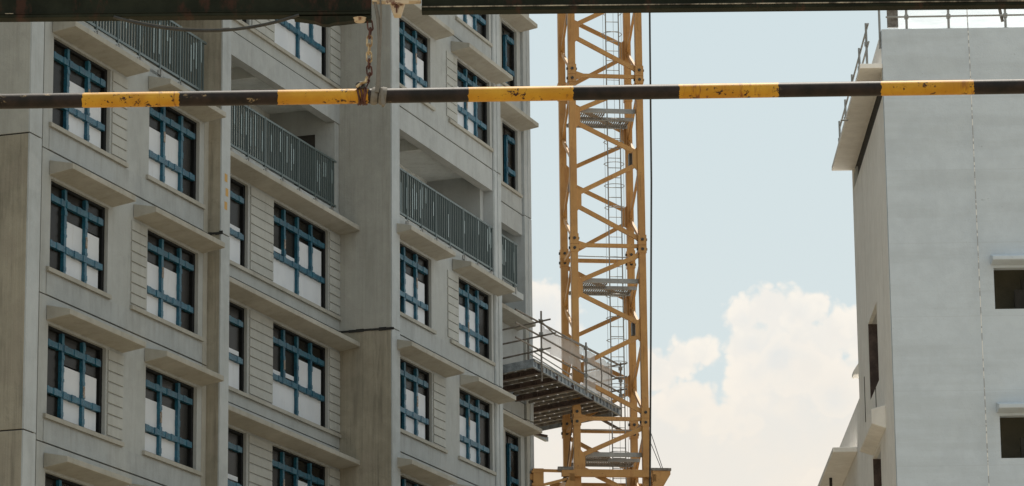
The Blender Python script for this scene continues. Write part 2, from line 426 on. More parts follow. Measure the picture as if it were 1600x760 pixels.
def copy_tree(src, parent, loc):
    o = share(src, parent, loc)
    for ch in list(src.children):
        l = ch.location.copy(); n_ = ch.name.split('.')[0]
        if n_ == 'torn_tape': l.z += random.uniform(-.35, .12)
        elif n_ == 'protection_board': l.z += random.uniform(-.035, .03); l.y += random.uniform(-.012, .012)
        share(ch, o, l)
    return o

# ------------------------------------------------------------------ ground
g = MB(); g.v = [(-2500, -2500, 0), (2500, -2500, 0), (2500, 4000, 0), (-2500, 4000, 0)]; g.f = [(0, 1, 2, 3)]
go = g.build('ground', 'ground'); go['kind'] = 'structure'

# ================================================================== THE GREY BUILDING
# local frame: x = out of the facade, y = along it, away from us, z = up from the eye
HEAD, PERP = 0.33577, 29.949
root = empty('apartment_building', (-PERP*math.cos(HEAD), PERP*math.sin(HEAD), 0), -HEAD)
tag(root, 'unfinished grey concrete apartment block on the left with blue taped windows and balconies', 'building')
Z = (0, 0, ZO)
FH = 2.8; J0 = 17.41                        # storey height, top joint of storey 0
OB, OD = -1.189, -.91                       # how far bays B and D stand back
KS = range(-2, 5)
ZB = 15.15; ZT = 16.88                      # window opening of storey 0
GROUND = -ZO
def wall_panel(name, m, x, thick, u0, u1, z0, z1, holes, parent=root):
    """one storey-high precast panel with its window openings"""
    mb = MB(); us = sorted({u0, u1, *[h[0] for h in holes], *[h[1] for h in holes]}); zs = sorted({z0, z1, *[h[2] for h in holes], *[h[3] for h in holes]})
    us = [u for u in us if u0 <= u <= u1]; zs = [q for q in zs if z0 <= q <= z1]
    for a, b in zip(us, us[1:]):
        run = None
        for c, d_ in zip(zs, zs[1:]):
            hole = any(h[0] <= (a+b)/2 <= h[1] and h[2] <= (c+d_)/2 <= h[3] for h in holes)
            if hole:
                if run: mb.box(x-thick, x, a, b, *run); run = None
            else: run = (run[0], d_) if run else (c, d_)
        if run: mb.box(x-thick, x, a, b, *run)
    return mb.build(name, m, parent, Z)

# ---- windows: built once per type, copied per storey. origin = lower near corner of the opening, in the wall plane
def make_window(W, H, mull, trans, cells, extra=(), thick_first=False, REC=.085):
    fr = MB(); o0, o1 = -REC-.07, -REC+.01; t = .055
    fr.box(o0, o1, 0, W, 0, t); fr.box(o0, o1, 0, W, H-t, H); fr.box(o0, o1, 0, t, t, H-t); fr.box(o0, o1, W-.11, W, t, H-t)
    win = fr.build('window', 'frame')
    for u, za, zb in mull:
        mb = MB(); mb.box(-REC-.06, -REC+.035, u-.048, u+.048, za, zb)
        # lumpy tape overlaps
        zz = za+.05
        while zz < zb-.1:
            h = random.uniform(.05, .14); mb.box(-REC-.05, -REC+.041+random.uniform(0, .006), u-.056, u+.056, zz, min(zz+h, zb-.02)); zz += h+random.uniform(.12, .4)
        mb.build('mullion', 'tape', win)
    for z_, ua, ub in trans:
        mb = MB(); mb.box(-REC-.063, -REC+.044, ua, ub, z_-.058, z_+.058)
        uu = ua+.05
        while uu < ub-.12:
            h = random.uniform(.06, .2); mb.box(-REC-.05, -REC+.05+random.uniform(0, .006), uu, min(uu+h, ub-.01), z_-.066, z_+.066); uu += h+random.uniform(.15, .4)
        mb.build('transom', 'tape', win)
    for u, z_, h in extra:
        MB().box(-REC-.05, -REC+.049, u-.030, u+.036, z_, z_+h).build('torn_tape', 'torn', win)
    for kind, ua, ub, za, zb in cells:
        if kind == 'd':
            MB().box(-REC-.045, -REC-.035, ua, ub, za, zb).build('pane', 'glass', win)
        elif kind == 's':       # dark pane with a strip of board showing at its foot
            MB().box(-REC-.045, -REC-.035, ua, ub, za+.0, zb).build('pane', 'glass', win)
            MB().box(-REC-.033, -REC-.025, ua+.03, ub-.03, za+.05, za+.15).build('protection_board', 'wboard', win)
        else:
            MB().box(-REC-.045, -REC-.030, ua+.0, ub, za, zb).build('protection_board', 'wboard', win)
            if kind == 'p': MB().box(-REC-.045, -REC-.035, ua, ub, zb, zb+.3).build('pane', 'glass', win)
    return win
H1 = ZT-ZB
T1, T2 = 15.66-ZB, 16.55-ZB
def grid3(W, m1, m2, kinds, top=1.12):
    e = [.05, m1, m2, W-.13]; cells = []
    for i in range(3):
        a, b = e[i]+(.04 if i else 0), e[i+1]-.04
        k = kinds[i]
        if k == 'w':
            cells.append(('w', a, b, .05, T1-.05)); cells.append(('w', a, b, T1+.05, top)); cells.append(('d', a, b, top+.002, T2-.05))
        else:
            cells.append(('d', a, b, .05, T1-.05)); cells.append(('d', a, b, T1+.05, T2-.05))
        cells.append(('d', a, b, T2+.05, H1-.05))
    return cells
def full(us): return [(u, .05, H1-.05) for u in us]
tr3 = lambda W: [(T1, .05, W-.13), (T2, .05, W-.13)]
WA1 = make_window(2.49, H1, full([.74, 1.64]), tr3(2.49), grid3(2.49, .74, 1.64, 'dww'), [(1.64, .95, .22)])
WA2 = make_window(2.46, H1, full([.83, 1.70]), tr3(2.46), grid3(2.46, .83, 1.70, 'wwd'), [(.83, .85, .22)])
WC1 = make_window(2.55, H1, full([.87, 1.68]), tr3(2.55), grid3(2.55, .87, 1.68, 'dww'), [(1.68, .9, .25)])
WC2 = make_window(2.40, H1, full([.82, 1.55]), tr3(2.40), grid3(2.40, .82, 1.55, 'wwd'), [(.82, .82, .25)])
ZBB = 14.95; HB = ZT-ZBB
def bwin(W, mains, minors, kinds, low, mid_s=()):
    t1, t2 = 15.66-ZBB, 16.49-ZBB
    e = sorted([.05, W-.13]+mains+minors); cells = []
    for i in range(len(e)-1):
        a, b = e[i]+(.04 if i else 0), e[i+1]-.04
        if kinds[i] == 'w': cells += [('w', a, b, t1+.05, t2-.14), ('d', a, b, t2-.138, t2-.05)]
        else: cells.append((kinds[i], a, b, t1+.05, t2-.05))
        cells.append(('d', a, b, t2+.05, HB-.05))
    e2 = sorted([.05, W-.13]+mains)
    for i in range(len(e2)-1): cells.append((low[i], e2[i]+(.04 if i else 0), e2[i+1]-.04, .05, t1-.05))
    mull = [(u, .05, HB-.05) for u in mains]+[(u, t1+.05, HB-.05) for u in minors]
    tr = [(t1, .05, W-.13), (t2, .05, W-.13)]
    return make_window(W, HB, mull, tr, cells, [(minors[0], t1+.35, .22)] if minors else [])
WB2 = bwin(3.28, [1.57], [.78, 2.38], 'ssww', 'ww')
WB2u = bwin(3.28, [1.57], [.78, 2.38], 'wwww', 'ww')
WB1 = bwin(2.0, [1.02], [], 'ss', 'ww')
WD = make_window(1.23, H1, [(.50, .05, T2), ], [(T1, .50, 1.15), (T2, .50, 1.15)],
                 [('d', .05, .46, .05, H1-.05), ('d', .54, 1.14, .05, T1-.05), ('d', .54, 1.14, T1+.05, T2-.05), ('d', .54, 1.14, T2+.05, H1-.05)])
protos = [WA1, WA2, WC1, WC2, WB2, WB2u, WB1, WD]
used = set()
def place_window(proto, x, u, z):
    loc = (x, u, z+ZO)
    if proto.name not in used:
        used.add(proto.name); proto.parent = root; proto.location = loc; return proto
    return copy_tree(proto, root, loc)

# ---- sills, sunshades, boards
def sill(x, u0, u1, z):
    return MB().prism_y([(x-.085, z-.02), (x-.085, z+.012), (x+.06, z-.004), (x+.06, z-.085), (x-.0, z-.085)][::-1], u0, u1).build('sill', 'shade', root, Z)
def sunshade(x, u0, u1, k, out_=.5):
    z = FH*k
    w_ = random.uniform(-.006, .006)
    mb = MB().prism_y([(x+.002, 16.93+z), (x+out_, 17.005+z+w_), (x+out_, 17.115+z+w_), (x+.002, 17.22+z)], u0, u1)
    return mb.build('sunshade', 'shade', root, Z, bevel=.012)
bcache = {}
def boards(x, u0, u1, z0, n, pitch=.212):
    key = round(u1-u0, 3)
    for i in range(n):
        loc = (x, u0, z0+i*pitch+ZO)
        if key not in bcache:
            w_ = u1-u0
            mb = MB().prism_y([(.001, .012), (.026, .018), (.026, pitch-.018), (.001, pitch-.004)], .012, w_-.012)
            bcache[key] = mb.build('cladding_board', 'board', root, loc)
        else: share(bcache[key], root, loc)

GAP = .012
for k in KS:
    z = FH*k; zj0, zj1 = J0-FH+z+GAP, J0+z-GAP
    ev = (k % 2 == 0)
    if k == 2: continue
    # bay A
    holes = [(59.43, 61.92, ZB+z, ZT+z), (63.73, 66.19, ZB+z, ZT+z)]
    wall_panel('wall_panel', 'wall', 0, .26, 59.05, 66.42, zj0, zj1, holes)
    MB().box(-.26, -.004, 66.44, 66.66, zj0, zj1).build('wall_panel', 'shade', root, Z)
    place_window(WA1, 0, 59.43, ZB+z); place_window(WA2, 0, 63.73, ZB+z)
    sill(0, 59.28, 62.68 if not ev else 62.02, ZB+z); sill(0, 62.95 if ev else 63.6, 66.40, ZB+z)
    MB().box(.001, .013, 59.3, 66.38, zj0+.002, ZB+z-.115).build('spandrel', 'wall2', root, Z)
    sunshade(0, 59.34, 62.12 if ev else 62.68, k); sunshade(0, 63.05 if ev else 63.65, 66.42, k)
    if ev: boards(0, 62.95, 63.66, ZB+z+.03, 8)
    else: boards(0, 61.98, 62.68, ZB+z+.03, 8)
    # bay B
    holes = [(68.6+.86, 71.46, ZBB+z, ZT+z), (72.89, 76.17, ZBB+z, ZT+z)]
    wall_panel('wall_panel', 'wall', OB, .26, 67.35, 76.87, zj0, zj1, holes)
    place_window(WB1, OB, 69.46, ZBB+z); place_window(WB2 if k != 3 else WB2u, OB, 72.89, ZBB+z)
    sill(OB, 67.4, 76.86, ZBB+z)
    boards(OB, 71.56, 72.86, ZBB+z+.03, 9); boards(OB, 76.2, 76.86, ZBB+z+.03, 9)
    if k != 1:
        sunshade(OB, 67.4, 76.875, k, .52)
    # bay C
    c1r = 79.86
    holes = [(77.31, c1r, ZB+z, ZT+z), (81.78, 84.18, ZB+z, ZT+z)]
    wall_panel('wall_panel', 'wall', 0, .26, 77.2, 84.33, zj0, zj1, holes)
    place_window(WC1, 0, 77.31, ZB+z); place_window(WC2, 0, 81.78, ZB+z)
    sill(0, 77.3, 80.8 if ev else 80.05, ZB+z); sill(0, 81.65 if ev else 81.1, 84.30, ZB+z)
    MB().box(.001, .013, 77.3, 84.30, zj0+.002, ZB+z-.115).build('spandrel', 'wall2', root, Z)
    sunshade(0, 77.2, 80.81 if ev else 80.24, k); sunshade(0, 81.82 if ev else 81.32, 84.60, k)
    if ev: boards(0, 79.92, 80.75, ZB+z+.03, 8)
    else: boards(0, 80.95, 81.72, ZB+z+.03, 8)
    # bay D
    if k == 1:
        wall_panel('wall_panel', 'wall', OD, .26, 84.96, 89.26, zj0, zj1, [])
        sunshade(OD, 84.97, 88.8, k, .52)
    else:
        wall_panel('wall_panel', 'wall', OD, .26, 84.96, 89.26, zj0, zj1, [(87.74, 88.97, ZB+z, ZT+z)])
        place_window(WD, OD, 87.74, ZB+z)
        sill(OD, 87.3, 89.18, ZB+z); sunshade(OD, 85.0, 89.24, k, .52)
        MB().box(OD+.001, OD+.013, 85, 89.2, zj0+.002, ZB+z-.115).build('spandrel', 'wall2', root, Z)
# ---- wall end strip beside bay D (corner pilaster of bay C)
for k in range(-2, 5):
    z = FH*k
    MB().box(OD-.26, .02, 84.36, 84.95, J0-FH+z+GAP, J0+z-GAP).build('corner_pilaster', 'pier' if k < 0 else 'pier_face', root, Z)
    MB().box(.020, .034, 84.40, 84.52, J0-FH+z+.02, J0+z-.02).build('pilaster_rib', 'pier_face', root, Z)
    MB().box(.020, .034, 84.66, 84.90, J0-FH+z+.02, J0+z-.02).build('pilaster_rib', 'pier_face', root, Z)
    # end pier
    MB().box(-2.4, OD+.07, 89.28, 89.84, J0-FH+z+GAP, J0+z-GAP).build('end_pier', 'pier_face' if k > 1 else 'pier', root, Z)
    MB().box(OD+.07, OD+.085, 89.55, 89.80, J0-FH+z+.02, J0+z-.02).build('pilaster_rib', 'pier_face', root, Z)
# ---- balcony storey (k = 2)
z = FH*2; zf = J0-FH+z           # 20.21 floor joint
BEAM0, BEAM1 = 22.45, J0+z-GAP
def bay_beam(x, u0, u1):
    MB().box(x-.24, x, u0, u1, BEAM0, BEAM1).build('balcony_beam', 'wall2', root, Z)
    MB().box(x-1.9, x-.241, u0, u1, 22.80, 22.95).build('balcony_ceiling', 'inner', root, Z)
    MB().box(x-2.1, x-.02, u0, u1, 19.93, 20.12).build('balcony_slab', 'shade', root, Z)
def upstand(x, u0, u1):
    MB().box(x-.16, x, u0, u1, zf-.08, zf+.10).build('balcony_upstand', 'wall2', root, Z)
bay_beam(0, 59.05, 66.5); bay_beam(OB, 67.35, 76.87); bay_beam(0, 77.2, 84.34); bay_beam(OD, 84.96, 89.27)
upstand(0, 59.05, 66.6); upstand(OB, 67.35, 76.86); upstand(0, 77.2, 84.34)
# bay B's balcony slab reaches out over the windows below
MB().prism_y([(OB+.002, 19.73), (OB+.52, 19.80), (OB+.52, 19.91), (OB+.002, 20.06)], 67.4, 76.875).build('sunshade', 'shade', root, Z, bevel=.012)
# the corner balcony comes forward to the main facade line
MB().prism_y([(OD, 19.98), (.02, 20.04), (.02, 20.20), (OD, 20.24)], 84.97, 86.62).build('balcony_slab', 'wall2', root, Z)
def back_wall(x, u0, u1, holes, m='inner'): wall_panel('balcony_back_wall', m, x, .2, u0, u1, 20.12, 22.80, holes)
back_wall(-1.7, 59.05, 66.5, [(60.2, 62.0, 20.13, 22.3)])
back_wall(OB-1.7, 67.35, 76.87, [])
MB().box(OB-1.05, OB-.52, 76.585, 76.598, 20.13, 22.18).build('doorway', 'dark', root, Z)
back_wall(-1.7, 77.2, 84.34, [(79.0, 80.8, 20.13, 22.25)])
back_wall(OD-1.5, 84.96, 89.28, [(86.0, 87.6, 20.13, 22.25)])
MB().box(-1.7, -.25, 80.0, 80.25, 22.52, 22.80).build('cross_beam', 'inner', root, Z)
MB().box(OB-1.6, OB-.25, 72.6, 72.85, 22.52, 22.80).build('cross_beam', 'inner', root, Z)
MB().box(OB-1.2, OB-.8, 71.3, 71.75, 20.12, 22.80).build('balcony_column', 'pier_face', root, Z)
MB().box(-1.7, -.25, 84.1, 84.34, 20.12, 22.80).build('balcony_side_wall', 'wall', root, Z)
MB().box(OB-1.7, OB-.25, 76.60, 76.86, 20.12, 22.80).box(OB-.25, OB-.02, 76.60, 76.86, 20.12, 22.44).build('balcony_side_wall', 'wall', root, Z)
# ---- railings
def railing(x, u0, u1, z0=20.37, z1=21.50, pitch=.13, post=.98, brackets=True):
    bot = MB().box(x-.02, x+.02, u0, u1, z0, z0+.05)
    r = bot.build('railing', 'rail', root, Z)
    MB().box(x-.025, x+.025, u0, u1, z1-.045, z1).build('handrail', 'rail', r)
    base = MB().box(-.019, .019, -.010, .010, z0+.05, z1-.045)
    first = None; u = u0+pitch/2; i = 0
    wrap = None
    while u < u1-.03:
        if first is None: first = base.build('baluster', 'rail', r, (x, u, 0))
        else: share(first, r, (x, u, 0))
        if random.random() < .24:
            t0 = random.uniform(.0, .35); h = random.uniform(.3, .75)
            MB().box(.0205, .024, -.024, .024, z1-.05-t0-h, z1-.05-t0).build('baluster_strip', 'pale_strip', r, (x, u, 0))  # pale strip of random length on some balusters
        u += pitch
    u = u0+.02; pm = None; bk = None
    while u <= u1:
        if pm is None: pm = MB().box(-.03, .03, -.018, .018, z0-.10, z1).build('post', 'rail', r, (x, u, 0))
        else: share(pm, r, (x, u, 0))
        if brackets:
            if bk is None: bk = MB().box(-.03, .055, -.13, .13, z0-.20, z0-.11).box(.0, .07, -.04, .04, z0-.25, z0-.08).build('bracket', 'galv', r, (x, u, 0))
            else: share(bk, r, (x, u, 0))
        u += post
    return r
railing(-.03, 59.3, 66.52); railing(OB-.03, 67.5, 76.68); railing(-.03, 77.25, 84.50); railing(-.03, 85.0, 86.30, 20.34, 21.47)
# ---- piers: joints every second storey
def pier(x0, x1, u0, u1, zs, mats, pale):
    for (a, b), mm in zip(zip(zs, zs[1:]), mats):
        p = MB().box(x0, x1-.03, u0, u1, a+.012, b-.012).build('pier', mm, root, Z, bevel=.01)
        MB().box(x1-.03, x1, u0+.004, u1, a+.014, b-.014).build('pier_facing', pale, p, (0, 0, 0))
        if a > GROUND+1: MB().box(x0+.03, x1-.045, u0+.02, u1-.02, a-.012, a+.012).build('joint_seal', 'joint', root, Z)
zs = [GROUND, 6.2, 11.82, 17.41, 23.01, 28.61, 34.2]
pier(-1.9, .25, 58.02, 58.52, zs, ['pier_old']*3+['pier', 'pier', 'pier'], 'pier_face')
pier(-1.5, .29, 66.67, 67.12, zs, ['pier_old']*3+['pier_old', 'pier', 'pier'], 'pier_face')
pier(-2.2, .13, 76.88, 77.40, zs, ['pier_old']*3+['pier', 'pier', 'pier'], 'pier_face')
# cracked mortar smears at the pier joints
for (x, u, zz) in [(.02, 66.664, 17.41), (-.55, 76.874, 17.40)]:
    mb = MB()
    for i in range(7):
        a = x-.28+i*.085 if u < 70 else x-.6+i*.19
        wdt = .085 if u < 70 else .19
        mb.box(a, a+wdt, u-.008, u, zz-.02-random.uniform(0, .03), zz+.015+random.uniform(0, .025))
    mb.build('mortar_smear', 'joint', root, Z)
# ochre site mark on the pale pier
for a in range(3):
    MB().box(.291, .293, 66.83+.05*(a % 2), 66.97+.05*(a % 2), 18.55-.30*a, 18.72-.30*a).build('paint_mark', 'ochre', root, Z)
# ---- wall left of the first pier
for k in range(-2, 5):
    MB().box(-2.0, -1.74, 50, 57.99, J0-FH+FH*k+GAP, J0+FH*k-GAP).build('wall_panel', 'wall', root, Z)
MB().box(-.3, -.02, 58.54, 59.03, GROUND, 34.2).build('recess_strip', 'pier', root, Z)
# ---- core behind: floors, dark rooms, joint backing, lower and upper storeys
core = MB()
core.box(-14, -4.2, 50, 89.6, GROUND, 34.0)
core.build('core', 'dark', root, Z)
for k in range(-7, 6):
    zz = J0-FH+FH*k
    MB().box(-4.2, -2.15, 50, 89.6, zz-.12, zz).build('floor_slab', 'inner', root, Z)
    if not (k in (2,)):
        MB().box(-2.15, OB-.27, 67.2, 76.86, zz-.12, zz).build('floor_slab', 'inner', root, Z)
        MB().box(-2.15, -.27, 59.05, 66.4, zz-.12, zz).build('floor_slab', 'inner', root, Z)
        MB().box(-2.15, -.27, 77.45, 84.3, zz-.12, zz).build('floor_slab', 'inner', root, Z)
for (x, u0, u1) in [(0, 59.05, 66.66), (OB, 67.3, 76.87), (0, 77.4, 84.34), (OD, 84.96, 89.27)]:
    for k in range(-2, 5):
        MB().box(x-.24, x-.05, u0, u1, J0+FH*k-GAP, J0+FH*k+GAP).build('joint_seal', 'joint', root, Z)
    for k in list(range(-7, -2))+[5]:
        z = FH*k
        MB().box(x-.26, x, u0, u1, J0-FH+z+GAP, J0+z-GAP).build('wall_panel', 'wall', root, Z)
        if u1-u0 > 5 and k != 5: sunshade(x, u0+.2, u1-.1, k)
for k in list(range(-7, -2))+[5]:
    MB().box(OD-.26, .02, 84.36, 84.95, J0-FH+FH*k+GAP, J0+FH*k-GAP).build('corner_pilaster', 'pier', root, Z)
    MB().box(-2.4, OD+.07, 89.28, 89.84, J0-FH+FH*k+GAP, J0+FH*k-GAP).build('end_pier', 'pier', root, Z)
MB().box(-14, -2.4, 89.6, 89.84, GROUND, 34.2).build('end_wall', 'wall', root, Z)
MB().box(-14.2, .3, 49.8, 90.0, 34.22, 34.5).build('roof', 'shade', root, Z)

# ================================================================== LOADING PLATFORM
pf = empty('loading_platform', (-PERP*math.cos(HEAD), PERP*math.sin(HEAD), 0), -HEAD)
tag(pf, 'scaffold platform with guard rails and netting jutting from the grey block', 'scaffold platform')
TL = .12
def dz(x): return 18.18 + TL*(x-.75)
U0, U1, X1 = 85.3, 92.6, .75
# outer and end joists
def slab_piece(x0, x1, u0, u1, lo, hi, name, m, parent=pf):
    return MB().hexa([(x0, u0, dz(x0)+lo), (x1, u0, dz(x1)+lo), (x1, u1, dz(x1)+lo), (x0, u1, dz(x0)+lo)],
                     [(x0, u0, dz(x0)+hi), (x1, u0, dz(x1)+hi), (x1, u1, dz(x1)+hi), (x0, u1, dz(x0)+hi)]).build(name, m, parent, Z)
ej = MB().box(X1-.06, X1-.035, U0, U1, 17.97, 18.20).box(X1-.06, X1, U0, U1, 18.175, 18.20).box(X1-.06, X1, U0, U1, 17.965, 17.99)
ejo = ej.build('edge_joist', 'joist', pf, Z)
st = None
u = U0+.15
while u < U1:
    if st is None: st = MB().box(X1-.034, X1-.004, -.02, .02, 17.99, 18.175).build('stiffener', 'joist', ejo, (0, u, 0))
    else: share(st, ejo, (0, u, 0))
    u += .30
slab_piece(-.9, X1-.06, U0, U0+.05, -.20, .02, 'edge_joist', 'joist')
slab_piece(-2.2, X1-.06, U1-.05, U1, -.20, .02, 'edge_joist', 'joist')
slab_piece(-.9, -.85, U0+.06, 89.8, -.16, .0, 'edge_joist', 'joist')
# planks run along the platform
x = -2.15; first = True
while x < X1-.12:
    ua = 89.86 if x < -.86 else U0+.06
    slab_piece(x, x+.205, ua, U1-.06, -.045, -.012, 'plank', 'plank')
    x += .27
# cross bearers under the planks
u = U0+.35
while u < U1-.2:
    a = -.84 if u < 89.9 else -2.15
    slab_piece(a, X1-.07, u, u+.05, -.115, -.047, 'bearer', 'pipe')
    u += .42
# rusty main beams (I-section)
for u in (85.9, 87.09, 88.41, 90.08):
    a = -.85 if u < 89.9 else -2.6
    mb = MB()
    for (w0, w1, l0, l1) in ((-.05, .05, -.135, -.12), (-.010, .010, -.23, -.135), (-.05, .05, -.245, -.23)):
        x0, x1 = a, X1+.03
        mb.hexa([(x0, u+w0, dz(x0)+l0), (x1, u+w0, dz(x1)+l0), (x1, u+w1, dz(x1)+l0), (x0, u+w1, dz(x0)+l0)],
                [(x0, u+w0, dz(x0)+l1), (x1, u+w0, dz(x1)+l1), (x1, u+w1, dz(x1)+l1), (x0, u+w1, dz(x0)+l1)])
    for j in range(4):
        xx = a+.2+j*.4; mb.box(xx, xx+.02, u-.045, u+.045, dz(xx)-.23, dz(xx)-.135)
    mb.build('main_beam', 'rust', pf, Z)
# long stringers below the main beams, running along the platform
for xx, ua, ub in ((-1.55, 90.1, 93.0),):
    MB().box(xx-.05, xx+.05, ua, ub, dz(xx)-.43, dz(xx)-.31).build('stringer', 'joist', pf, Z)
# uprights
for u, z0, z1 in ((85.72, 17.68, 19.52), (89.40, 18.02, 19.40), (92.43, 17.85, 19.42)):
    MB().tube([(.80, u, z0), (.80, u+.02, z1)], .026).build('upright', 'pipe', pf, Z, smooth=True)
    for zc_ in (18.45, 18.87, 19.2): MB().box(.75, .85, u-.03, u+.03, zc_, zc_+.09).build('coupler', 'galv', pf, Z)
for u in (90.85,):
    MB().tube([(.74, u, 18.15), (.76, u+.03, 18.75), (.74, u, 19.29)], .018).build('upright', 'pipe', pf, Z, smooth=True)
for u, xx in ((87.6, -.2), (92.43, -1.6), (90.5, -2.1), (92.45, -.4)):
    MB().tube([(xx, u, 17.9), (xx, u, 19.2)], .024).build('upright', 'pipe', pf, Z, smooth=True)
# long guard rails
for (za, zb) in ((19.20, 19.37), (18.86, 18.96), (18.48, 18.60)):
    MB().tube([(.75, 83.88, za), (.745, 88, (za+zb)/2-.015), (.75, 92.56, zb)], .024).build('guard_rail', 'pipe', pf, Z, smooth=True)
MB().tube([(.79, 85.6, 19.27), (.79, 86.9, 19.12), (.78, 88.0, 19.22), (.78, 92.2, 19.33)], .02).build('guard_rail', 'pipe', pf, Z, smooth=True)
# transverse tubes near and far end
for (z0, ex) in ((19.25, .28), (18.88, .42), (18.50, .28)):
    MB().tube([(-.88, 85.76, z0-.22), (.80+ex, 85.66, z0+.02)], .024).build('cross_tube', 'pipe', pf, Z, smooth=True)
for z0 in (19.33, 18.96, 18.62):
    MB().tube([(-2.3, 92.38, z0-.32), (1.0, 92.36, z0+.04)], .024).build('cross_tube', 'pipe', pf, Z, smooth=True)
# toe ladder beam at the near end
for zz in (18.30, 18.42):
    MB().tube([(.60, 85.4, zz+.05), (.60, 88.8, zz-.02)], .016).build('toe_tube', 'galv', pf, Z, smooth=True)
# broken bracing hanging below the far end
MB().bar((.2, 92.2, 17.9), (.75, 93.4, 17.55), .06, .06).build('raker', 'rust', pf, Z)
MB().bar((-1.9, 90.3, 17.45), (-1.0, 91.4, 17.32), .08, .06).build('raker', 'rust', pf, Z)
# netting
def netting(x, u0, u1, z0a, z1a, z0b, z1b, n=16):
    mb = MB()
    for i in range(n+1):
        f = i/n; u = u0+(u1-u0)*f
        for j in range(7):
            h = j/6; zz = (z0a+(z0b-z0a)*f)*(1-h)+(z1a+(z1b-z1a)*f)*h
            xx = x+.03*math.sin(f*17+h*2)+.02*math.sin(f*41+h*5)
            mb.v.append((xx, u, zz - (.03*math.sin(f*math.pi*4)**2 if j == 6 else 0)))
    for i in range(n):
        for j in range(6): a = i*7+j; mb.f.append((a, a+7, a+8, a+1))
    return mb.build('netting', 'net', pf, Z, smooth=True)
netting(.70, 86.0, 89.4, 18.60, 19.22, 18.62, 19.28)
netting(.70, 89.42, 91.9, 18.22, 19.28, 18.25, 19.30)

mb = MB()
for i in range(11):
    for j in range(5):
        xx = -1.9+2.5*i/10
        mb.v.append((xx, 92.3+.03*math.sin(i*1.7+j), dz(xx)+.05+1.05*j/4))
for i in range(10):
    for j in range(4): a = i*5+j; mb.f.append((a, a+5, a+6, a+1))
mb.build('netting', 'net', pf, Z, smooth=True)

# ================================================================== TOWER CRANE
CX, CY, CR = 1.68, 95.0, math.radians(7.6)
tw = empty('tower_crane', (CX, CY, 0), CR)
tag(tw, 'orange lattice tower crane mast with caged ladder rising between the two buildings', 'crane')
S = 1.86; LW = .19; TOP = 36
PER = 4.77; ZJ = [22.30+PER*i for i in range(-5, 4)]      # section joints
corners = {'fl': (0, 0), 'fr': (S, 0), 'bl': (0, S), 'br': (S, S)}
for key, (x, y) in corners.items():
    mb = MB().box(x-LW/2, x+LW/2, y-LW/2, y+LW/2, GROUND, TOP)
    leg = mb.build('mast_leg', 'crane', tw, Z, bevel=.012)
    for zj in ZJ:
        s = MB().box(x-LW/2-.018, x+LW/2+.018, y-LW/2-.018, y+LW/2+.018, zj+.02, zj+.30).box(x-LW/2-.018, x+LW/2+.018, y-LW/2-.018, y+LW/2+.018, zj-.20, zj+.005)
        s.build('leg_sleeve', 'crane', leg)
        pn = MB()
        for dzz in (.17, -.10):
            pn.tube([(x, y-LW/2-.05, zj+dzz), (x, y+LW/2+.05, zj+dzz)], .04, 8); pn.tube([(x-LW/2-.05, y, zj+dzz+.02), (x+LW/2+.05, y, zj+dzz+.02)], .04, 8)
        pn.build('joint_pin', 'black', leg)
        MB().box(x-.02, x+.02, y-LW/2-.012, y-LW/2, zj+1.3, zj+2.0).build('leg_plate', 'crane', leg)
fr_ = [.95, .75, .515, .285, .04]         # node heights of the front face in a section, right-left-right-left-right
bk_ = [1.0, .77, .50, .25, 0.0]
